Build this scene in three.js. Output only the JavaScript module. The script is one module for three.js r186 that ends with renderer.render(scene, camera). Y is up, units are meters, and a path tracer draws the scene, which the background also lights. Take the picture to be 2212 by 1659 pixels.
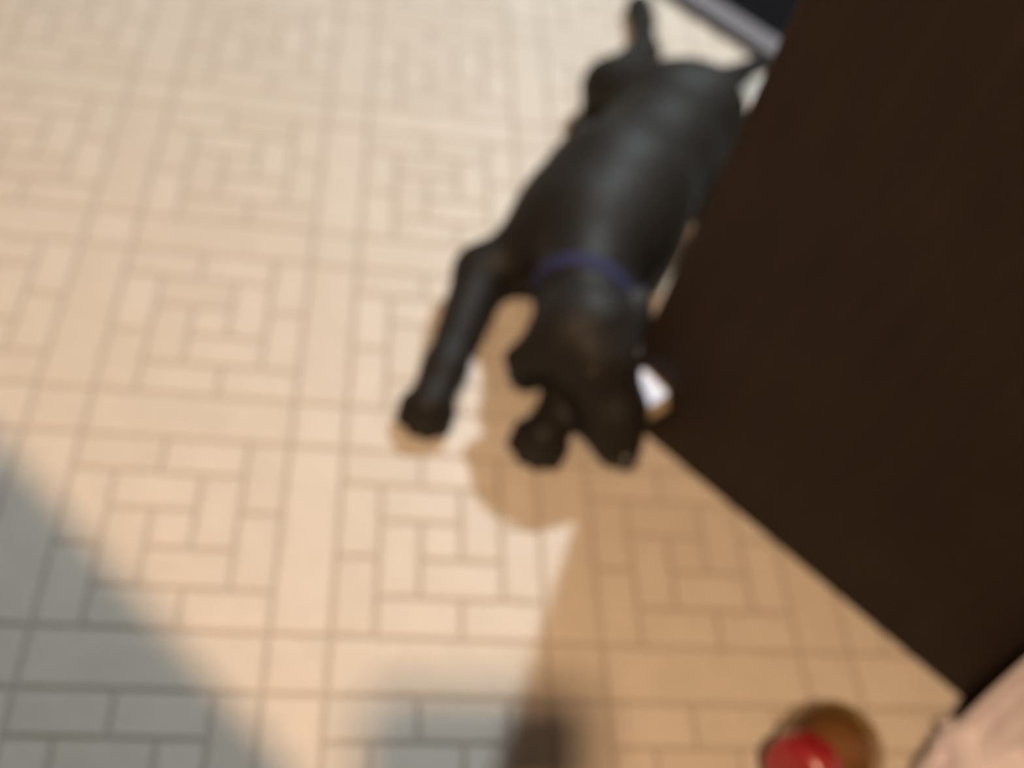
import * as THREE from 'three';
import { RoundedBoxGeometry } from 'three/addons/geometries/RoundedBoxGeometry.js';
import { mergeGeometries } from 'three/addons/utils/BufferGeometryUtils.js';
import { RectAreaLightUniformsLib } from 'three/addons/lights/RectAreaLightUniformsLib.js';
import { ImprovedNoise } from 'three/addons/math/ImprovedNoise.js';

// ---------------------------------------------------------------- camera, lights, exposure
// World axes follow the room: the cabinet face looks along +Z, y is up, metres.
RectAreaLightUniformsLib.init();
const scene = new THREE.Scene();
const renderer = new THREE.WebGLRenderer({ antialias: true });
renderer.toneMapping = THREE.LinearToneMapping;
renderer.toneMappingExposure = 1.0;
renderer.shadowMap.enabled = true;
scene.background = new THREE.Color(0x000000);

const camera = new THREE.PerspectiveCamera(43.01, 2212 / 1659, 0.02, 30);
{
  const right = new THREE.Vector3(0.7233, 0.1842, -0.6655), fwd = new THREE.Vector3(-0.3022, -0.7822, -0.5449);
  const up = right.clone().cross(fwd).normalize();
  camera.matrixAutoUpdate = true;
  camera.position.set(1.1993, 1.0215, 0.6892);
  const m = new THREE.Matrix4().makeBasis(right.clone().normalize(), up, fwd.clone().negate().normalize());
  camera.quaternion.setFromRotationMatrix(m);
  camera.focus = 0.45;            // the phone focused short of the dog: everything is a little soft
  camera.userData.fStop = 2.7;
}

const WARM = { at: [1.285, 2.4, 1.288], r: 0.06, color: [1.0, 0.665, 0.40], cd: 22 };
const COOL = { at: [0.09, 2.4, -1.9], r: 0.075, color: [0.87, 1.0, 1.07], cd: 24 };
function globeLamp(def, label) {
  const g = new THREE.Group(); g.name = nameOf('ceiling_lamp'); g.position.set(def.at[0], 2.6, def.at[2]);
  g.userData = { label, category: 'lamp' };
  const col = new THREE.Color().setRGB(...def.color);
  const base = part(g, 'mount', new THREE.CylinderGeometry(0.05, 0.055, 0.03, 24).translate(0, -0.015, 0), M.lampMetal);
  part(g, 'stem', new THREE.CylinderGeometry(0.008, 0.008, 0.13, 12).translate(0, -0.085, 0), M.lampMetal);
  const glow = new THREE.MeshStandardMaterial({ color: 0x111111, emissive: col, emissiveIntensity: 6 });
  part(g, 'bulb', new THREE.SphereGeometry(def.r, 32, 20).translate(0, def.at[1] - 2.6, 0), glow);
  // unseen metal dome, added over the bulb so light leaves it downwards only
  const dome = []; for (let i = 0; i <= 14; i++) { const a = i / 14 * Math.PI * 0.56; dome.push(new THREE.Vector2(Math.sin(a) * 0.13 + 0.001, Math.cos(a) * 0.11)); }
  for (let i = 14; i >= 0; i--) { const a = i / 14 * Math.PI * 0.56; dome.push(new THREE.Vector2(Math.sin(a) * 0.127 + 0.001, Math.cos(a) * 0.107)); }
  part(g, 'added_shade', new THREE.LatheGeometry(dome, 40).translate(0, def.at[1] - 2.6, 0), M.addedShade);
  const l = new THREE.PointLight(col, def.cd, 0, 2); l.castShadow = true; l.shadow.radius = def.r / 0.02;
  l.name = 'lamp_light'; l.position.set(0, def.at[1] - 2.6, 0); g.add(l);
  scene.add(g);
  return g;
}

// ---------------------------------------------------------------- helpers
const taken = {};
function nameOf(n) { if (!(n in taken)) { taken[n] = 0; return n; } taken[n]++; return n + '_' + String(taken[n]).padStart(3, '0'); }
function shadows(o) { o.castShadow = true; o.receiveShadow = true; return o; }
function part(parent, name, geo, mat) { const m = shadows(new THREE.Mesh(geo, mat)); m.name = name; parent.add(m); return m; }
function thing(name, label, category, pos = [0, 0, 0]) {
  const g = new THREE.Group(); g.name = nameOf(name); g.position.set(...pos); g.userData = { label, category }; scene.add(g); return g;
}
function struct(name, label, geo, mat) {
  const m = shadows(new THREE.Mesh(geo, mat)); m.name = name; m.userData = { kind: 'structure', label, category: name.split('_')[0] }; scene.add(m); return m;
}
function box(x0, x1, y0, y1, z0, z1, r = 0) {
  const w = x1 - x0, h = y1 - y0, d = z1 - z0;
  const g = r ? new RoundedBoxGeometry(w, h, d, 2, r) : new THREE.BoxGeometry(w, h, d);
  return g.translate((x0 + x1) / 2, (y0 + y1) / 2, (z0 + z1) / 2);
}
let seed = 12345;
function rnd() { seed = (seed * 1664525 + 1013904223) >>> 0; return seed / 4294967296; }
const noise = new ImprovedNoise();
const fbm = (x, y, z) => noise.noise(x, y, z) * 0.6 + noise.noise(x * 2.1, y * 2.1, z * 2.1 + 7) * 0.28 + noise.noise(x * 4.3, y * 4.3, z * 4.3 + 3) * 0.14;
function noiseTexture(n, fn, srgb) {
  const d = new Uint8Array(n * n * 4);
  for (let j = 0; j < n; j++) for (let i = 0; i < n; i++) {
    const c = fn(i / n, j / n);
    for (let k = 0; k < 3; k++) d[(j * n + i) * 4 + k] = Math.max(0, Math.min(255, Math.round(c[k] * 255)));
    d[(j * n + i) * 4 + 3] = 255;
  }
  const t = new THREE.DataTexture(d, n, n, THREE.RGBAFormat);
  t.wrapS = t.wrapT = THREE.RepeatWrapping; t.magFilter = THREE.LinearFilter; t.minFilter = THREE.LinearMipmapLinearFilter; t.generateMipmaps = true;
  if (srgb) t.colorSpace = THREE.SRGBColorSpace;
  t.needsUpdate = true;
  return t;
}
const tileNoise = (x, y, f) => {   // periodic fbm on the unit square
  const a = x * Math.PI * 2, b = y * Math.PI * 2;
  return fbm(Math.cos(a) * f + 3, Math.sin(a) * f + Math.cos(b) * f, Math.sin(b) * f + 11);
};

// naive surface nets: one closed smooth surface from a signed distance
function surfaceNets(sdf, lo, hi, cell) {
  const nx = Math.ceil((hi[0] - lo[0]) / cell) + 1, ny = Math.ceil((hi[1] - lo[1]) / cell) + 1, nz = Math.ceil((hi[2] - lo[2]) / cell) + 1;
  const v = new Float32Array(nx * ny * nz);
  let q = 0;
  for (let k = 0; k < nz; k++) for (let j = 0; j < ny; j++) for (let i = 0; i < nx; i++)
    v[q++] = sdf(lo[0] + i * cell, lo[1] + j * cell, lo[2] + k * cell);
  const at = (i, j, k) => i + nx * (j + ny * k);
  const id = new Int32Array(nx * ny * nz).fill(-1), pos = [], idx = [];
  const cs = [[0,0,0],[1,0,0],[0,1,0],[1,1,0],[0,0,1],[1,0,1],[0,1,1],[1,1,1]];
  const es = [[0,1],[2,3],[4,5],[6,7],[0,2],[1,3],[4,6],[5,7],[0,4],[1,5],[2,6],[3,7]];
  const d = new Float32Array(8);
  for (let k = 0; k < nz - 1; k++) for (let j = 0; j < ny - 1; j++) for (let i = 0; i < nx - 1; i++) {
    let neg = 0;
    for (let c = 0; c < 8; c++) { d[c] = v[at(i + cs[c][0], j + cs[c][1], k + cs[c][2])]; if (d[c] < 0) neg++; }
    if (neg === 0 || neg === 8) continue;
    let x = 0, y = 0, z = 0, n = 0;
    for (const [a, b] of es) if ((d[a] < 0) !== (d[b] < 0)) {
      const t = d[a] / (d[a] - d[b]);
      x += cs[a][0] + t * (cs[b][0] - cs[a][0]); y += cs[a][1] + t * (cs[b][1] - cs[a][1]); z += cs[a][2] + t * (cs[b][2] - cs[a][2]); n++;
    }
    id[at(i, j, k)] = pos.length / 3;
    pos.push(lo[0] + (i + x / n) * cell, lo[1] + (j + y / n) * cell, lo[2] + (k + z / n) * cell);
  }
  const quad = (a, b, c, e, flip) => { if (a < 0 || b < 0 || c < 0 || e < 0) return; if (flip) idx.push(a, c, b, a, e, c); else idx.push(a, b, c, a, c, e); };
  for (let k = 1; k < nz - 1; k++) for (let j = 1; j < ny - 1; j++) for (let i = 1; i < nx - 1; i++) {
    const s = v[at(i, j, k)] < 0;
    if (s !== (v[at(i + 1, j, k)] < 0)) quad(id[at(i, j - 1, k - 1)], id[at(i, j, k - 1)], id[at(i, j, k)], id[at(i, j - 1, k)], !s);
    if (s !== (v[at(i, j + 1, k)] < 0)) quad(id[at(i - 1, j, k - 1)], id[at(i - 1, j, k)], id[at(i, j, k)], id[at(i, j, k - 1)], !s);
    if (s !== (v[at(i, j, k + 1)] < 0)) quad(id[at(i - 1, j - 1, k)], id[at(i, j - 1, k)], id[at(i, j, k)], id[at(i - 1, j, k)], !s);
  }
  const g = new THREE.BufferGeometry();
  g.setAttribute('position', new THREE.Float32BufferAttribute(pos, 3));
  g.setIndex(idx); g.computeVertexNormals();
  const uv = new Float32Array(pos.length / 3 * 2);
  for (let i = 0; i < pos.length / 3; i++) { uv[2 * i] = pos[3 * i] + pos[3 * i + 1] * 0.5; uv[2 * i + 1] = pos[3 * i + 2] + pos[3 * i + 1] * 0.5; }
  g.setAttribute('uv', new THREE.BufferAttribute(uv, 2));
  return g;
}
// distance to a tapered bone [ax,ay,az,ra, bx,by,bz,rb]
function bone(B, x, y, z) {
  const dx = B[4] - B[0], dy = B[5] - B[1], dz = B[6] - B[2], px = x - B[0], py = y - B[1], pz = z - B[2];
  const l2 = dx * dx + dy * dy + dz * dz;
  let t = l2 > 0 ? (px * dx + py * dy + pz * dz) / l2 : 0; t = t < 0 ? 0 : t > 1 ? 1 : t;
  const ex = px - t * dx, ey = py - t * dy, ez = pz - t * dz;
  return Math.sqrt(ex * ex + ey * ey + ez * ez) - (B[3] + (B[7] - B[3]) * t);
}
function smin(a, b, k) { const h = Math.max(k - Math.abs(a - b), 0) / k; return Math.min(a, b) - h * h * k * 0.25; }
function chain(...p) { const r = []; for (let i = 0; i + 1 < p.length; i++) r.push([...p[i], ...p[i + 1]]); return r; }
function bonesField(groups) {   // groups: [{ k, bones }], joined one after the other with their own softness
  return (x, y, z) => {
    let d = 1e3;
    for (const g of groups) {
      let e = 1e3;
      for (const B of g.bones) e = smin(e, bone(B, x, y, z), g.inner ?? g.k);
      d = d > 500 ? e : smin(d, e, g.k);
    }
    return d;
  };
}

// ---------------------------------------------------------------- materials
const lin = (r, g, b) => new THREE.Color().setRGB(r, g, b);
const vinylMap = noiseTexture(256, (x, y) => {
  const n = tileNoise(x, y, 1.4) * 0.5 + tileNoise(x, y, 5) * 0.35, g = 0.955 + n * 0.07;
  return [g, g * 0.997, g * 0.99];
}, true);
const vinylBump = noiseTexture(256, (x, y) => { const n = 0.5 + tileNoise(x, y, 7) * 0.6; return [n, n, n]; });
const woodMap = noiseTexture(512, (x, y) => {
  const n = tileNoise(x * 1, y, 1.2) * 0.3 + noise.noise(x * 90, Math.sin(y * 6.2832) * 1.2, 4) * 0.25;
  const g = 0.8 + n * 0.35; return [g, g * 0.98, g * 0.96];
}, true);
const clothBump = noiseTexture(256, (x, y) => { const n = 0.5 + 0.25 * Math.sin(x * 400) * Math.sin(y * 400) + tileNoise(x, y, 4) * 0.3; return [n, n, n]; });
const furMap = noiseTexture(256, (x, y) => { const n = 0.5 + tileNoise(x, y, 9) * 0.8; return [n, n, n]; });
const std = (o) => new THREE.MeshStandardMaterial(o);
const M = {
  joint: std({ color: lin(0.385, 0.33, 0.275), roughness: 0.75 }),
  wall: std({ color: lin(0.07, 0.066, 0.06), roughness: 0.95 }),
  ceiling: std({ color: lin(0.22, 0.22, 0.215), roughness: 0.95 }),
  espresso: new THREE.MeshPhysicalMaterial({ color: lin(0.027, 0.0165, 0.0115), roughness: 0.6, specularIntensity: 0.5, map: woodMap }),
  counter: std({ color: lin(0.05, 0.045, 0.04), roughness: 0.4 }),
  darkGap: std({ color: lin(0.012, 0.011, 0.011), roughness: 0.9 }),
  matBlack: new THREE.MeshPhysicalMaterial({ color: lin(0.006, 0.006, 0.0075), roughness: 0.95, specularIntensity: 0.08, bumpMap: clothBump, bumpScale: 0.001 }),
  matGrey: std({ color: lin(0.165, 0.155, 0.17), roughness: 0.9, bumpMap: clothBump, bumpScale: 0.001 }),
  matEdge: new THREE.MeshPhysicalMaterial({ color: lin(0.02, 0.018, 0.02), roughness: 0.95, specularIntensity: 0.1 }),
  dog: new THREE.MeshPhysicalMaterial({ color: lin(0.0115, 0.0094, 0.0074), roughness: 0.6, specularIntensity: 0.5, sheen: 0.25, sheenRoughness: 0.5, sheenColor: lin(0.08, 0.085, 0.10), bumpMap: furMap, bumpScale: 0.0012 }),
  nose: std({ color: lin(0.012, 0.011, 0.011), roughness: 0.3 }),
  eye: new THREE.MeshPhysicalMaterial({ color: lin(0.02, 0.012, 0.006), roughness: 0.12, clearcoat: 1 }),
  collar: std({ color: lin(0.008, 0.010, 0.055), roughness: 0.8 }),
  steel: std({ color: lin(0.7, 0.7, 0.7), roughness: 0.3, metalness: 1 }),
  spotGlow: std({ color: lin(0.5, 0.5, 0.5), roughness: 0.4, emissive: lin(0.58, 0.66, 0.80), emissiveIntensity: 1 }),  // glow added so the white spot comes out bright
  spotEdge: std({ color: lin(0.42, 0.32, 0.19), roughness: 0.6 }),
  towel: std({ color: lin(0.60, 0.545, 0.58), roughness: 0.95, bumpMap: clothBump, bumpScale: 0.0015, side: THREE.DoubleSide }),
  jar: new THREE.MeshPhysicalMaterial({ color: lin(0.72, 0.62, 0.44), roughness: 0.28, transmission: 1, thickness: 0, ior: 1.45 }),
  jarRim: std({ color: lin(0.13, 0.105, 0.06), roughness: 0.35 }),
  treats: std({ color: lin(0.25, 0.135, 0.07), roughness: 0.7 }),
  lid: new THREE.MeshPhysicalMaterial({ color: lin(0.26, 0.012, 0.016), roughness: 0.35, clearcoat: 0.6, clearcoatRoughness: 0.25 }),
  tableWood: std({ color: lin(0.16, 0.085, 0.04), roughness: 0.5, map: woodMap }),
  lampMetal: std({ color: lin(0.5, 0.48, 0.45), roughness: 0.4, metalness: 0.6 }),
  addedShade: std({ color: lin(0.06, 0.06, 0.06), roughness: 0.6, side: THREE.DoubleSide }),
  skin: std({ color: lin(0.42, 0.25, 0.18), roughness: 0.6 }),
  shirt: std({ color: lin(0.10, 0.11, 0.14), roughness: 0.9 }),
  trousers: std({ color: lin(0.04, 0.05, 0.08), roughness: 0.9 }),
  hair: std({ color: lin(0.03, 0.02, 0.015), roughness: 0.7 }),
  phone: std({ color: lin(0.02, 0.02, 0.022), roughness: 0.3 }),
};
const tileTones = [[0.600, 0.535, 0.460], [0.588, 0.520, 0.443], [0.612, 0.545, 0.472], [0.594, 0.530, 0.455]];
M.tiles = tileTones.map((c, i) => {
  const map = vinylMap.clone(); map.offset.set(i * 0.27, i * 0.41); map.repeat.set(3, 3); map.needsUpdate = true;
  const bump = vinylBump.clone(); bump.repeat.set(9, 9); bump.offset.set(i * 0.33, i * 0.19); bump.needsUpdate = true;
  return std({ color: lin(...c), roughness: 0.5, map, bumpMap: bump, bumpScale: 0.0003 });
});

// ---------------------------------------------------------------- room shell
const ROOM = { x0: -1.8, x1: 2.9, z0: -2.8, z1: 2.4, h: 2.6, t: 0.12 };
{
  const { x0, x1, z0, z1, h, t } = ROOM;
  struct('wall_back', 'plain dark taupe wall beyond the black mat', box(x0 - t, x1 + t, 0, h, z0 - t, z0), M.wall);
  struct('wall_front', 'plain dark taupe wall behind the camera', box(x0 - t, x1 + t, 0, h, z1, z1 + t), M.wall);
  struct('wall_left', 'plain dark taupe wall left of the dog', box(x0 - t, x0, 0, h, z0, z1), M.wall);
  struct('wall_right', 'plain dark taupe wall right of the cabinet', box(x1, x1 + t, 0, h, z0, z1), M.wall);
  struct('ceiling', 'flat grey ceiling', box(x0 - t, x1 + t, h, h + 0.1, z0 - t, z1 + t), M.ceiling);
}

// ---------------------------------------------------------------- floor: embossed vinyl, laid at 45 degrees to the room
{
  const floor = new THREE.Group(); floor.name = 'floor';
  floor.userData = { kind: 'structure', label: 'cream sheet vinyl floor embossed with a spiral brick parquet pattern', category: 'floor' };
  scene.add(floor);
  const { x0, x1, z0, z1, t } = ROOM;
  part(floor, 'base_sheet', box(x0 - t, x1 + t, -0.1, -0.0014, z0 - t, z1 + t), M.joint);
  const P = 0.3048, S = 0.2128 * P, U = (P - S) / 5, G = 0.0058, H = 0.0014, BV = 0.0011;
  // a low pillow-edged piece w x d, top at y = 0
  function pieceGeo(w, d) {
    const a = w / 2 - G / 2, b = d / 2 - G / 2, rings = [[a, b, -H], [a, b, -H * 0.55], [a - BV, b - BV, 0]];
    const pos = [], idx = [], uv = [];
    for (const [p, q, y] of rings) for (const [sx, sz] of [[-1, -1], [1, -1], [1, 1], [-1, 1]]) { pos.push(sx * p, y, sz * q); uv.push(sx * p, sz * q); }
    for (let r = 0; r < 2; r++) for (let k = 0; k < 4; k++) { const n = (k + 1) % 4, A = r * 4 + k, B = r * 4 + n; idx.push(A, A + 4, B + 4, A, B + 4, B); }
    idx.push(8, 10, 9, 8, 11, 10);
    const g = new THREE.BufferGeometry();
    g.setAttribute('position', new THREE.Float32BufferAttribute(pos, 3)); g.setAttribute('uv', new THREE.Float32BufferAttribute(uv, 2));
    g.setIndex(idx);
    const f = g.toNonIndexed(); f.computeVertexNormals(); return f;
  }
  const R45 = Math.PI / 4;
  const geo = {};
  const getGeo = (w, d) => { const k = w.toFixed(4) + 'x' + d.toFixed(4); return geo[k] ?? (geo[k] = pieceGeo(w, d).rotateY(R45)); };
  // pieces of one repeat, in units measured from the crossing square's corner: [name, u, v, w, d]
  const pieces = [['square_tile', 0, 0, S, S], ['plank', S, 0, P - S, S], ['plank', 0, S, S, P - S]];
  const B = (c, r, w, d) => pieces.push([w === d ? 'square_tile' : 'tile', S + c * U, S + r * U, w * U, d * U]);
  B(0, 0, 2, 1); B(2, 0, 2, 1); B(4, 0, 1, 2); B(4, 2, 1, 2); B(1, 4, 2, 1); B(3, 4, 2, 1); B(0, 1, 1, 2); B(0, 3, 1, 2);
  B(1, 1, 2, 1); B(3, 1, 1, 2); B(2, 3, 2, 1); B(1, 2, 1, 2); B(2, 2, 1, 1);
  const rest = [[], [], [], []];
  const c45 = Math.SQRT1_2, count = {};
  // piece bounds of the patch of floor that shows in the photograph (pattern axes u to the right, v towards the viewer)
  const shown = (u, v) => {
    const X = (u + v) * c45, Z = (v - u) * c45;
    if (X > 0.9 && Z < -0.11) return false;                              // under or behind the cabinet
    if (Z < -1.02 && X > 0) return false;                                // under the mat
    return v < 3.62 * P && u > (-0.95 + 0.26 * (v / P + 0.5)) * P && v > (-0.62 - 0.27 * (u / P + 0.77)) * P && u < 3.9 * P;
  };
  for (let i = -13; i <= 15; i++) for (let j = -14; j <= 14; j++) for (const [name, pu, pv, w, d] of pieces) {
    const u = i * P + pu + w / 2, v = j * P + pv + d / 2, X = (u + v) * c45, Z = (v - u) * c45;
    if (X < x0 - 0.1 || X > x1 + 0.1 || Z < z0 - 0.1 || Z > z1 + 0.1) continue;
    const tone = Math.floor(rnd() * 4);
    if (shown(u, v) && (count[name] ?? 0) < 300) {
      count[name] = (count[name] ?? 0) + 1;
      const m = part(floor, name, getGeo(w, d), M.tiles[tone]); m.position.set(X, 0, Z);
    } else rest[tone].push(getGeo(w, d).clone().translate(X, 0, Z));
  }
  rest.forEach((r, k) => { if (r.length) { const m = part(floor, 'outer_tiles', mergeGeometries(r), M.tiles[k]); m.userData.kind = 'stuff'; } });
  console.log('floor pieces', JSON.stringify(count), rest.map((r) => r.length).join(' '));
}

// ---------------------------------------------------------------- lamps
globeLamp(WARM, 'round warm bulb hanging from the ceiling above the camera');
globeLamp(COOL, 'round cool white bulb hanging from the ceiling beyond the mat');

// ---------------------------------------------------------------- dark cabinet
const FACE = -0.0993, EDGE = 0.9187;
{
  const c = thing('cabinet', 'tall dark brown wooden cabinet beside the dog', 'cabinet', [EDGE, 0, FACE]);
  const W = 1.35, D = 0.42, h = 0.9;
  part(c, 'body', box(0, W, 0, h, -D, -0.0, 0.004), M.espresso);
  part(c, 'worktop', box(-0.005, W + 0.01, h, h + 0.035, -D - 0.01, 0.01, 0.006), M.counter);
}

// ---------------------------------------------------------------- mat
{
  const m = thing('floor_mat', 'black floor mat with a light grey border stripe', 'mat', [0.55, 0, -1.35]);
  const x = 0.75, z = 0.364, y = 0.009;
  part(m, 'backing', box(-x, x, 0, y - 0.001, -z, z, 0.003), M.matEdge);
  const ring = (a, b, c, d, lo, hi) => { // frame between half sizes a,b (outer) and c,d (inner)
    return mergeGeometries([box(-a, a, lo, hi, d, b), box(-a, a, lo, hi, -b, -d), box(-a, -c, lo, hi, -d, d), box(c, a, lo, hi, -d, d)]);
  };
  part(m, 'border_stripe', ring(x - 0.030, z - 0.030, x - 0.088, z - 0.088, y - 0.002, y), M.matGrey);
  part(m, 'pile', box(-x + 0.088, x - 0.088, 0.001, y + 0.001, -z + 0.088, z - 0.088, 0.003), M.matBlack);
}

// ---------------------------------------------------------------- dog
{
  const torso = [
    ...chain([0.655, 0.100, -0.590, 0.080], [0.690, 0.105, -0.440, 0.084], [0.718, 0.110, -0.310, 0.102], [0.748, 0.115, -0.215, 0.092]),
    [0.630, 0.092, -0.565, 0.068, 0.672, 0.09, -0.600, 0.066],
    [0.698, 0.10, -0.215, 0.068, 0.768, 0.10, -0.252, 0.066],      // shoulder blades
  ];
  const scapula = chain([0.735, 0.168, -0.325, 0.030], [0.772, 0.140, -0.310, 0.032], [0.800, 0.088, -0.268, 0.037]);
  const neck = chain([0.748, 0.120, -0.215, 0.074], [0.800, 0.128, -0.130, 0.055], [0.850, 0.130, -0.062, 0.050]);
  const skull = [[0.862, 0.136, -0.056, 0.060, 0.890, 0.122, -0.048, 0.050], [0.850, 0.128, -0.030, 0.040, 0.878, 0.128, -0.110, 0.036], [0.896, 0.146, -0.030, 0.018, 0.908, 0.142, -0.068, 0.018]];
  const muzzle = chain([0.908, 0.106, -0.048, 0.044], [0.944, 0.072, -0.040, 0.041], [0.968, 0.045, -0.032, 0.033]);
  // ears: thin drooping flaps between a base line and a tip line
  const flap = (a, b, c, d, r0, r1) => [0, 0.5, 1].map((t) => [a[0] + (b[0] - a[0]) * t, a[1] + (b[1] - a[1]) * t, a[2] + (b[2] - a[2]) * t, r0, c[0] + (d[0] - c[0]) * t, c[1] + (d[1] - c[1]) * t, c[2] + (d[2] - c[2]) * t, r1]);
  const earL = flap([0.834, 0.148, -0.024], [0.862, 0.134, -0.006], [0.816, 0.098, 0.012], [0.835, 0.092, 0.012], 0.015, 0.0125);
  const earR = flap([0.878, 0.156, -0.143], [0.896, 0.146, -0.106], [0.902, 0.115, -0.142], [0.904, 0.112, -0.120], 0.014, 0.0105);
  const foreL = chain([0.708, 0.092, -0.180, 0.052], [0.667, 0.056, -0.093, 0.036], [0.745, 0.036, 0.053, 0.0265], [0.770, 0.029, 0.106, 0.028]);
  const foreR = chain([0.785, 0.09, -0.248, 0.046], [0.842, 0.055, -0.150, 0.036], [0.876, 0.036, -0.035, 0.0255], [0.897, 0.029, 0.028, 0.028]);
  const hindL = chain([0.630, 0.092, -0.550, 0.070], [0.518, 0.068, -0.568, 0.048], [0.468, 0.042, -0.735, 0.027], [0.392, 0.024, -0.838, 0.0205], [0.350, 0.023, -0.880, 0.025]);
  const hindR = chain([0.67, 0.088, -0.59, 0.062], [0.765, 0.062, -0.51, 0.050], [0.800, 0.033, -0.64, 0.025], [0.82, 0.022, -0.72, 0.023]);
  const flank = [[0.505, 0.030, -0.570, 0.022, 0.526, 0.024, -0.484, 0.015], [0.526, 0.024, -0.484, 0.015, 0.60, 0.04, -0.47, 0.025]];
  const tail = chain([0.655, 0.130, -0.660, 0.024], [0.656, 0.118, -0.73, 0.0185], [0.650, 0.105, -0.80, 0.0155], [0.664, 0.085, -0.88, 0.011]);
  // toes: four pads close together across each fore paw, three on the hind foot
  const toes = [];
  const fan = (wx, wz, px, pz, r, n = 4, y = 0.019, len = 0.034) => {
    const a = Math.atan2(pz - wz, px - wx);
    for (let i = 0; i < n; i++) {
      const o = (i - (n - 1) / 2) / ((n - 1) / 2 || 1), mid = 1 - Math.abs(o) * 0.45, b = a + o * 0.08;
      const sx = px - Math.sin(a) * o * r * 0.94, sz = pz + Math.cos(a) * o * r * 0.94;
      toes.push([sx, y + 0.004, sz, r * 0.60, sx + Math.cos(b) * len * mid, y - 0.003, sz + Math.sin(b) * len * mid, r * 0.50]);
    }
  };
  fan(0.741, 0.056, 0.770, 0.106, 0.024); fan(0.876, -0.035, 0.896, 0.028, 0.025);
  fan(0.392, -0.838, 0.364, -0.868, 0.018, 3, 0.017, 0.022); fan(0.800, -0.64, 0.818, -0.715, 0.018, 3, 0.017, 0.022);
  const field = bonesField([
    { k: 0.05, bones: torso }, { k: 0.022, bones: scapula, inner: 0.03 }, { k: 0.035, bones: neck, inner: 0.04 }, { k: 0.022, bones: skull, inner: 0.03 }, { k: 0.022, bones: muzzle, inner: 0.02 },
    { k: 0.035, bones: foreL, inner: 0.018 }, { k: 0.03, bones: foreR, inner: 0.018 }, { k: 0.035, bones: hindL, inner: 0.02 }, { k: 0.03, bones: hindR, inner: 0.02 },
    { k: 0.02, bones: flank }, { k: 0.02, bones: tail, inner: 0.01 }, { k: 0.012, bones: earL, inner: 0.018 }, { k: 0.012, bones: earR, inner: 0.018 }, { k: 0.010, bones: toes, inner: 0.003 },
  ]);
  const sdf = (x, y, z) => Math.max(field(x, y, z), 0.0012 - y);
  const dog = thing('dog', 'black short-haired dog in a blue collar sprawled on the vinyl floor', 'dog', [0.72, 0, -0.35]);
  const O = [0.72, 0, -0.35];
  const body = part(dog, 'body', surfaceNets(sdf, [0.28, -0.008, -0.96], [1.03, 0.235, 0.19], 0.0042).translate(-O[0], -O[1], -O[2]), M.dog);
  // collar: a band laid on the neck surface
  {
    const a = new THREE.Vector3(0.748, 0.120, -0.215), b = new THREE.Vector3(0.800, 0.128, -0.130), ax = b.clone().sub(a).normalize();
    const c0 = a.clone().lerp(b, 1.32), e1 = new THREE.Vector3(0, 1, 0).addScaledVector(ax, -ax.y).normalize(), e2 = ax.clone().cross(e1);
    const rows = [-0.010, -0.008, 0.008, 0.010], lift = [0.0, 0.003, 0.003, 0.0], n = 64, pos = [], idx = [];
    for (let i = 0; i < n; i++) {
      const t = i / n * Math.PI * 2;
      rows.forEach((o, r) => {
        const c = c0.clone().addScaledVector(ax, o), d = e1.clone().multiplyScalar(Math.cos(t)).addScaledVector(e2, Math.sin(t));
        let s = 0.03; while (s < 0.12 && field(c.x + d.x * s, c.y + d.y * s, c.z + d.z * s) < 0) s += 0.001;
        s = Math.min(s, 0.066) + lift[r];
        pos.push(c.x + d.x * s - O[0], Math.max(0.004, c.y + d.y * s), c.z + d.z * s - O[2]);
      });
    }
    for (let i = 0; i < n; i++) for (let r = 0; r < 3; r++) { const A = i * 4 + r, B = ((i + 1) % n) * 4 + r; idx.push(A, B, B + 1, A, B + 1, A + 1); }
    const g = new THREE.BufferGeometry(); g.setAttribute('position', new THREE.Float32BufferAttribute(pos, 3)); g.setIndex(idx); g.computeVertexNormals();
    const cm = M.collar; cm.side = THREE.DoubleSide;
    const col = part(dog, 'collar', g, cm); col.userData.label = 'dark blue collar';
  }
  const nose = new THREE.SphereGeometry(0.015, 20, 14).scale(1, 0.8, 1.25); nose.rotateY(0.25);
  part(dog, 'nose', nose.translate(0.992 - O[0], 0.046, -0.023 - O[2]), M.nose);
  for (const [x, y, z] of [[0.906, 0.145, -0.018], [0.922, 0.145, -0.070]]) {
    // settle the eye on the skin
    let p = new THREE.Vector3(x, y, z), e = 0.002;
    for (let i = 0; i < 12; i++) {
      const f = field(p.x, p.y, p.z), g = new THREE.Vector3(field(p.x + e, p.y, p.z) - f, field(p.x, p.y + e, p.z) - f, field(p.x, p.y, p.z + e) - f).normalize();
      p.addScaledVector(g, -(f + 0.003));
    }
    part(dog, 'eye', new THREE.SphereGeometry(0.0075, 16, 12).translate(p.x - O[0], p.y, p.z - O[2]), M.eye);
  }
}

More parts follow.
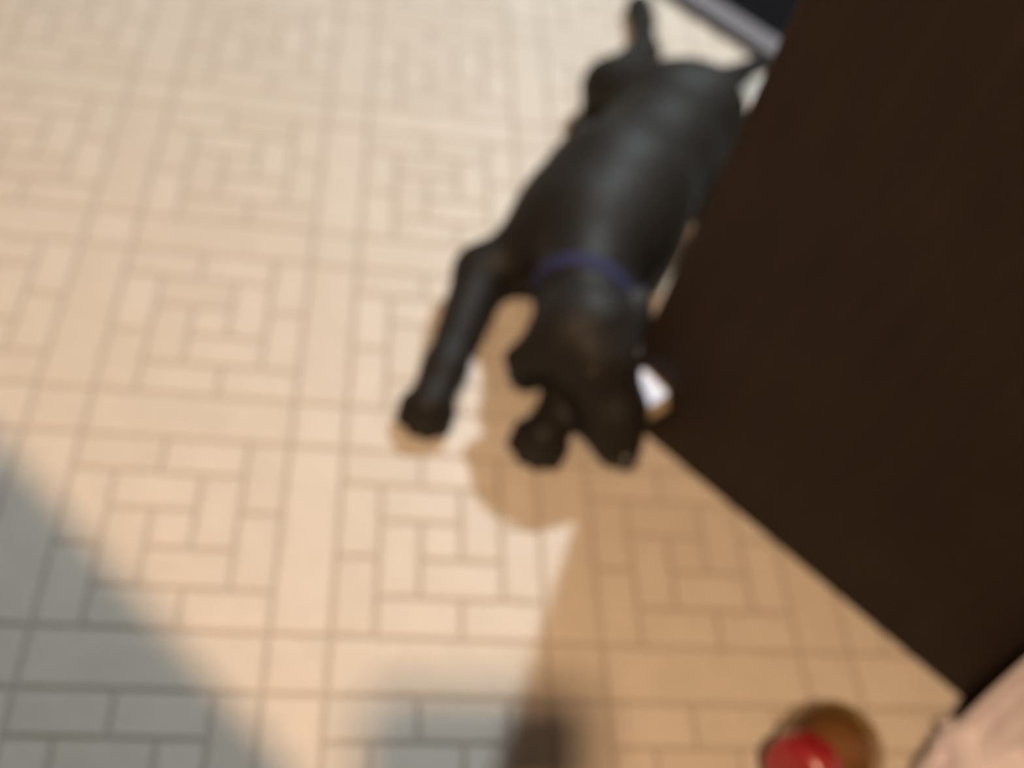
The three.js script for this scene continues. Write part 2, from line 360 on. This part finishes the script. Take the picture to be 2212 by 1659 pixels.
// ---------------------------------------------------------------- unidentified white spot low on the cabinet face, given an added glow
{
  const n = thing('bright_spot', 'small glowing white light low on the dark cabinet beside the dog\'s muzzle', 'light', [0.954, 0.078, FACE]);
  const shape = (pts) => { const s = new THREE.Shape(); s.moveTo(...pts[0]); for (const p of pts.slice(1)) s.lineTo(...p); s.closePath(); return s; };
  const ext = (pts, d, b) => new THREE.ExtrudeGeometry(shape(pts), { depth: d, bevelEnabled: true, bevelSize: b, bevelThickness: b, bevelSegments: 3, curveSegments: 6 });
  part(n, 'tan_edge', ext([[-0.022, 0.018], [-0.012, 0.029], [0.022, 0.023], [0.032, -0.002], [0.020, -0.036], [-0.018, -0.036]], 0.004, 0.003).translate(0, 0, 0.0031), M.spotEdge);
  part(n, 'lens', ext([[-0.026, 0.022], [-0.012, 0.033], [0.024, 0.026], [0.015, 0.0], [0.004, -0.031], [-0.020, -0.037]], 0.003, 0.003).translate(0, 0, 0.0105), M.spotGlow);  // white face of the spot, not a known lamp; its glow is added
  const l = new THREE.RectAreaLight(new THREE.Color().setRGB(0.86, 0.93, 1.0), 0.4, 0.035, 0.055); l.name = 'added_spot_glow'; l.position.set(-0.004, -0.002, 0.018); l.lookAt(l.position.clone().add(new THREE.Vector3(0, 0, 1))); l.position.set(-0.004, -0.002, 0.018);  // small area light added to go with the glowing spot
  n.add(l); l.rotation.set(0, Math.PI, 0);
}

// ---------------------------------------------------------------- jar with red lid, lying on the floor
{
  const at = [1.372, 0.052, 0.107];
  const j = thing('jar', 'clear brownish jar with a glossy red lid lying on the vinyl', 'jar', [at[0], 0, at[2]]);
  const dir = new THREE.Vector3(-0.25, 0.25, 0.93).normalize();
  const q = new THREE.Quaternion().setFromUnitVectors(new THREE.Vector3(0, 1, 0), dir);
  const V = (a) => a.map(([r, y]) => new THREE.Vector2(r, y));
  const place = (g) => g.applyQuaternion(q).translate(0, 0.0522, 0);
  part(j, 'glass_body', place(new THREE.LatheGeometry(V([[0, -0.052], [0.02, -0.050], [0.038, -0.040], [0.049, -0.022], [0.052, 0], [0.049, 0.022], [0.040, 0.036], [0.036, 0.042]]), 40)), M.jar);
  part(j, 'contents', place(new THREE.SphereGeometry(0.040, 28, 18)), M.treats);
  const lid = part(j, 'lid', place(new THREE.LatheGeometry(V([[0, 0.072], [0.030, 0.071], [0.038, 0.066], [0.041, 0.058], [0.041, 0.036], [0.036, 0.036], [0, 0.038]].reverse()), 36)), M.lid);
  lid.userData.label = 'glossy red lid';
}

// ---------------------------------------------------------------- towel hanging down the cabinet face to the floor
{
  const NU = 90, NV = 120, W = 0.42;
  // profile down the hang: distance from the face, height, along
  const prof = [[-0.06, 0.948], [-0.01, 0.949], [0.016, 0.940], [0.026, 0.90], [0.024, 0.6], [0.028, 0.35], [0.034, 0.20], [0.046, 0.10], [0.066, 0.045], [0.094, 0.020], [0.120, 0.012], [0.135, 0.010]];
  const curve = new THREE.CatmullRomCurve3(prof.map(([z, y]) => new THREE.Vector3(0, y, z)), false, 'centripetal');
  const top = [], pos = [], idx = [], uv = [];
  const surf = (s, t) => {
    const p = curve.getPoint(s), low = Math.max(0, (s - 0.55) / 0.45);
    const x = t * W + 0.012 * Math.sin(s * 9 + 1) * (1 - t) - low * low * 0.03 * (1 - t) + (low > 0.6 ? (low - 0.6) * 0.09 * (1 - t) : 0);
    const ph = t * 62 + Math.sin(s * 4) * 1.1 + low * 2.0 + 0.8 * Math.sin(t * 23);
    const fold = 0.5 + 0.5 * Math.sin(ph), amp = 0.014 + 0.012 * low;
    const n = fbm(t * 6, s * 7, 2.3) * 0.010;
    const lie = Math.min(1, Math.max(0, (p.y - 0.01) / 0.06));
    return [x, Math.max(0.006, p.y + (1 - lie) * (fold * 0.030 + n)), p.z + lie * (fold * amp + n * 0.6) + (1 - lie) * 0.012 * Math.sin(t * 9)];
  };
  for (let i = 0; i <= NV; i++) for (let j = 0; j <= NU; j++) { const p = surf(i / NV, j / NU); pos.push(...p); uv.push(j / NU * W * 4, i / NV * 4); }
  const N = pos.length / 3, g0 = new THREE.BufferGeometry();
  g0.setAttribute('position', new THREE.Float32BufferAttribute(pos, 3));
  for (let i = 0; i < NV; i++) for (let j = 0; j < NU; j++) { const A = i * (NU + 1) + j, B = A + NU + 1; idx.push(A, B, B + 1, A, B + 1, A + 1); }
  g0.setIndex(idx); g0.computeVertexNormals();
  // give it thickness
  const nn = g0.attributes.normal, p2 = pos.slice(), id2 = idx.slice();
  for (let i = 0; i < N; i++) p2.push(pos[3 * i] - nn.getX(i) * 0.005, Math.max(0.001, pos[3 * i + 1] - nn.getY(i) * 0.005), Math.max(0.002, pos[3 * i + 2] - nn.getZ(i) * 0.005));
  for (let i = 0; i < idx.length; i += 3) id2.push(idx[i] + N, idx[i + 2] + N, idx[i + 1] + N);
  const edge = (a, b) => id2.push(a, a + N, b + N, a, b + N, b);
  for (let j = 0; j < NU; j++) { edge(j, j + 1); edge(NV * (NU + 1) + j + 1, NV * (NU + 1) + j); }
  for (let i = 0; i < NV; i++) { edge((i + 1) * (NU + 1), i * (NU + 1)); edge(i * (NU + 1) + NU, (i + 1) * (NU + 1) + NU); }
  const g = new THREE.BufferGeometry();
  g.setAttribute('position', new THREE.Float32BufferAttribute(p2, 3)); g.setAttribute('uv', new THREE.Float32BufferAttribute([...uv, ...uv], 2));
  g.setIndex(id2); g.computeVertexNormals();
  const tw = thing('towel', 'pale pinkish white towel hanging down the dark cabinet onto the floor', 'towel', [1.452, 0, FACE]);
  part(tw, 'drape', g, M.towel);
  // its folded corner lying on top of the heap
  const q = [[-0.004, 0.030, 0.070], [0.028, 0.064, 0.038], [0.108, 0.064, 0.062], [0.072, 0.030, 0.126]], n = 14, fp = [], fi = [], fu = [];
  for (const lift of [0.004, -0.004]) for (let i = 0; i <= n; i++) for (let j = 0; j <= n; j++) {
    const a = i / n, b = j / n, w = [(1 - a) * (1 - b), a * (1 - b), a * b, (1 - a) * b], p = [0, 1, 2].map((k) => w.reduce((e, x, c) => e + x * q[c][k], 0));
    const edge = Math.min(1, 5 * Math.min(a, 1 - a, b, 1 - b)), bulge = 0.010 * Math.sqrt(Math.max(0, edge)) + 0.004 * Math.sin(a * 7 + b * 3);
    fp.push(p[0], p[1] + bulge + lift * (0.3 + 0.7 * edge), p[2]); fu.push(a * 0.4, b * 0.4);
  }
  const F = (n + 1) * (n + 1), r = n + 1;
  for (let i = 0; i < n; i++) for (let j = 0; j < n; j++) { const A = i * r + j; fi.push(A, A + 1, A + r + 1, A, A + r + 1, A + r, F + A, F + A + r + 1, F + A + 1, F + A, F + A + r, F + A + r + 1); }
  const rim = (a, b) => fi.push(a, F + a, F + b, a, F + b, b);
  for (let i = 0; i < n; i++) { rim(i, i + 1); rim(n * r + i + 1, n * r + i); rim((i + 1) * r, i * r); rim(i * r + n, (i + 1) * r + n); }
  const fg = new THREE.BufferGeometry(); fg.setAttribute('position', new THREE.Float32BufferAttribute(fp, 3)); fg.setAttribute('uv', new THREE.Float32BufferAttribute(fu, 2)); fg.setIndex(fi); fg.computeVertexNormals();
  part(tw, 'folded_corner', fg, M.towel);
}

// ---------------------------------------------------------------- table left of the camera (its edge shades the lower left floor)
{
  const x1 = 1.09, x0 = -0.35, z0 = 0.747, z1 = 1.55, h = 0.75;
  const t = thing('dining_table', 'brown wooden dining table beside the camera', 'table', [(x0 + x1) / 2, 0, (z0 + z1) / 2]);
  const hx = (x1 - x0) / 2, hz = (z1 - z0) / 2;
  part(t, 'tabletop', box(-hx, hx, h - 0.03, h, -hz, hz, 0.006), M.tableWood);
  part(t, 'apron', mergeGeometries([box(-hx + 0.06, hx - 0.06, h - 0.12, h - 0.03, -hz + 0.06, -hz + 0.08), box(-hx + 0.06, hx - 0.06, h - 0.12, h - 0.03, hz - 0.08, hz - 0.06), box(-hx + 0.06, -hx + 0.08, h - 0.12, h - 0.03, -hz + 0.08, hz - 0.08), box(hx - 0.08, hx - 0.06, h - 0.12, h - 0.03, -hz + 0.08, hz - 0.08)]), M.tableWood);
  for (const sx of [-1, 1]) for (const sz of [-1, 1]) part(t, 'leg', box(sx * (hx - 0.08) - 0.03, sx * (hx - 0.08) + 0.03, 0, h - 0.03, sz * (hz - 0.08) - 0.03, sz * (hz - 0.08) + 0.03, 0.004), M.tableWood);
}

// ---------------------------------------------------------------- the person taking the picture, and the phone in their hands
{
  const C = new THREE.Vector3(1.1993, 1.0215, 0.6892), right = new THREE.Vector3(0.7233, 0.1842, -0.6655).normalize(), fwd = new THREE.Vector3(-0.3022, -0.7822, -0.5449).normalize(), up = right.clone().cross(fwd).normalize();
  const q = new THREE.Quaternion().setFromRotationMatrix(new THREE.Matrix4().makeBasis(right, up, fwd.clone().negate()));
  const pc = C.clone().addScaledVector(right, -0.055).addScaledVector(up, -0.022).addScaledVector(fwd, -0.022);
  const ph = thing('phone', 'black phone held sideways by the person', 'phone', pc.toArray());
  part(ph, 'case', new RoundedBoxGeometry(0.142, 0.070, 0.008, 3, 0.0035).applyQuaternion(q), M.phone);
  part(ph, 'lens', new THREE.CylinderGeometry(0.005, 0.005, 0.0015, 20).rotateX(Math.PI / 2).translate(0.055, 0.022, -0.0045).applyQuaternion(q), M.eye);
  const base = new THREE.Vector3(1.40, 0, 1.12), f = new THREE.Vector3(-0.485, 0, -0.874), r = new THREE.Vector3(0.874, 0, -0.485);
  const O = base;
  const P = (s, y, d, rad) => [base.x + r.x * s + f.x * d, y, base.z + r.z * s + f.z * d, rad];   // sideways, height, forward
  const W = (v, rad) => [v.x, v.y, v.z, rad];
  const hl = pc.clone().addScaledVector(right, -0.03).addScaledVector(up, -0.055).addScaledVector(fwd, -0.014);   // left hand under the phone
  const hr = new THREE.Vector3(...P(0.25, 0.74, 0.06, 0).slice(0, 3));                                              // right arm hangs down
  const legs = [], arms = [];
  for (const s of [-1, 1]) {
    legs.push(...chain(P(s * 0.09, 0.84, 0, 0.085), P(s * 0.095, 0.46, 0.01, 0.056), P(s * 0.10, 0.09, -0.02, 0.04)));
    legs.push([...P(s * 0.10, 0.045, -0.05, 0.042), ...P(s * 0.11, 0.032, 0.13, 0.032)]);
    const wr = s < 0 ? hl.clone().addScaledVector(f, -0.06).add(new THREE.Vector3(0, -0.02, 0)) : new THREE.Vector3(...P(0.245, 0.80, 0.05, 0).slice(0, 3));
    arms.push(...chain(P(s * 0.165, 1.30, 0.0, 0.052), P(s * 0.215, 1.02, 0.03, 0.042), W(wr, 0.028)));
  }
  const torso = [...chain(P(0, 0.86, 0, 0.12), P(0, 1.05, 0.01, 0.115), P(0, 1.24, 0.0, 0.115)), [...P(-0.13, 1.30, 0, 0.06), ...P(0.13, 1.30, 0, 0.06)], [...P(-0.07, 0.87, 0, 0.10), ...P(0.07, 0.87, 0, 0.10)]];
  const head = [...chain(P(0, 1.34, 0.01, 0.055), P(0, 1.42, 0.04, 0.052)), [...P(0, 1.50, 0.07, 0.088), ...P(0, 1.44, 0.11, 0.058)], [...P(0, 1.455, 0.165, 0.014), ...P(0, 1.475, 0.16, 0.01)], [...P(-0.085, 1.48, 0.06, 0.02), ...P(-0.085, 1.46, 0.06, 0.018)], [...P(0.085, 1.48, 0.06, 0.02), ...P(0.085, 1.46, 0.06, 0.018)]];
  const fullField = bonesField([{ k: 0.08, bones: torso }, { k: 0.05, bones: legs, inner: 0.04 }, { k: 0.05, bones: arms, inner: 0.03 }, { k: 0.03, bones: head, inner: 0.025 }]);
  // hands: palm, four fingers behind the phone, thumb over its screen
  const handBones = [];
  {   // left: palm below the case, four fingers across its far side, thumb over the screen
    const wr = hl.clone().addScaledVector(f, -0.06).add(new THREE.Vector3(0, -0.02, 0));
    handBones.push([...W(wr, 0.027), ...W(hl, 0.026)]);
    for (let i = 0; i < 4; i++) {
      const k0 = hl.clone().addScaledVector(right, -0.028 + i * 0.018).addScaledVector(fwd, 0.014), k1 = k0.clone().addScaledVector(fwd, 0.014).addScaledVector(up, 0.020), k2 = k1.clone().addScaledVector(up, 0.026 + 0.005 * (i % 3)).addScaledVector(fwd, -0.002);
      handBones.push([...W(k0, 0.010), ...W(k1, 0.009)], [...W(k1, 0.009), ...W(k2, 0.0075)]);
    }
    const t0 = hl.clone().addScaledVector(right, 0.02).addScaledVector(fwd, -0.006), t1 = t0.clone().addScaledVector(up, 0.03).addScaledVector(right, 0.01).addScaledVector(fwd, -0.004), t2 = t1.clone().addScaledVector(up, 0.024).addScaledVector(fwd, 0.002);
    handBones.push([...W(t0, 0.012), ...W(t1, 0.0105)], [...W(t1, 0.0105), ...W(t2, 0.009)]);
  }
  {   // right: relaxed, slightly curled
    handBones.push([...P(0.245, 0.80, 0.05, 0.026), ...P(0.25, 0.74, 0.06, 0.027)]);
    for (let i = 0; i < 4; i++) {
      const d = 0.03 + i * 0.018, e = [0.055, 0.062, 0.058, 0.045][i];
      handBones.push([...P(0.25, 0.725, d, 0.0105), ...P(0.252, 0.725 - e * 0.6, d + 0.004, 0.009)], [...P(0.252, 0.725 - e * 0.6, d + 0.004, 0.009), ...P(0.24, 0.725 - e, d + 0.006, 0.0075)]);
    }
    handBones.push([...P(0.24, 0.76, 0.09, 0.012), ...P(0.235, 0.725, 0.112, 0.0105)], [...P(0.235, 0.725, 0.112, 0.0105), ...P(0.23, 0.70, 0.115, 0.0085)]);
  }
  const handField = bonesField([{ k: 0.008, bones: handBones, inner: 0.007 }]);
  const person = thing('person', 'person in dark shirt and trousers holding the phone', 'person', [base.x, 0, base.z]);
  const shift = (g) => g.translate(-O.x, 0, -O.z);
  const lo = [0.95, -0.01, 0.6], hi = [1.85, 1.66, 1.5];
  const hlo = [1.05, 0.84, 0.58], hhi = [1.4, 1.1, 0.95], rlo = [1.45, 0.63, 0.8], rhi = [1.75, 0.86, 1.1];
  part(person, 'body', shift(mergeGeometries([surfaceNets((x, y, z) => Math.max(fullField(x, y, z), -y + 0.002), lo, hi, 0.014), surfaceNets(handField, hlo, hhi, 0.004), surfaceNets(handField, rlo, rhi, 0.004)])), M.skin);
  const shirtField = bonesField([{ k: 0.08, bones: torso }, { k: 0.05, bones: arms, inner: 0.03 }]);
  const wrists = [hl, hr];
  part(person, 'shirt', shift(surfaceNets((x, y, z) => {
    let d = shirtField(x, y, z) - 0.012; d = Math.max(d, 0.80 - y, y - 1.36);
    for (const h of wrists) d = Math.max(d, 0.10 - Math.hypot(x - h.x, y - h.y, z - h.z));
    return d;
  }, lo, hi, 0.014)), M.shirt);
  const legField = bonesField([{ k: 0.08, bones: [torso[0], torso[3]] }, { k: 0.05, bones: legs.filter((_, i) => i % 3 < 2), inner: 0.04 }]);
  part(person, 'trousers', shift(surfaceNets((x, y, z) => Math.max(legField(x, y, z) - 0.015, y - 0.92, 0.05 - y), lo, hi, 0.014)), M.trousers);
  const hc = P(0, 1.515, 0.055, 0);
  part(person, 'hair', shift(surfaceNets((x, y, z) => Math.max(Math.hypot(x - hc[0], y - hc[1], z - hc[2]) - 0.103, ((x - hc[0]) * f.x + (z - hc[2]) * f.z) * 0.8 - (y - hc[1]) - 0.02), lo, hi, 0.012)), M.hair);
}

renderer.render(scene, camera);
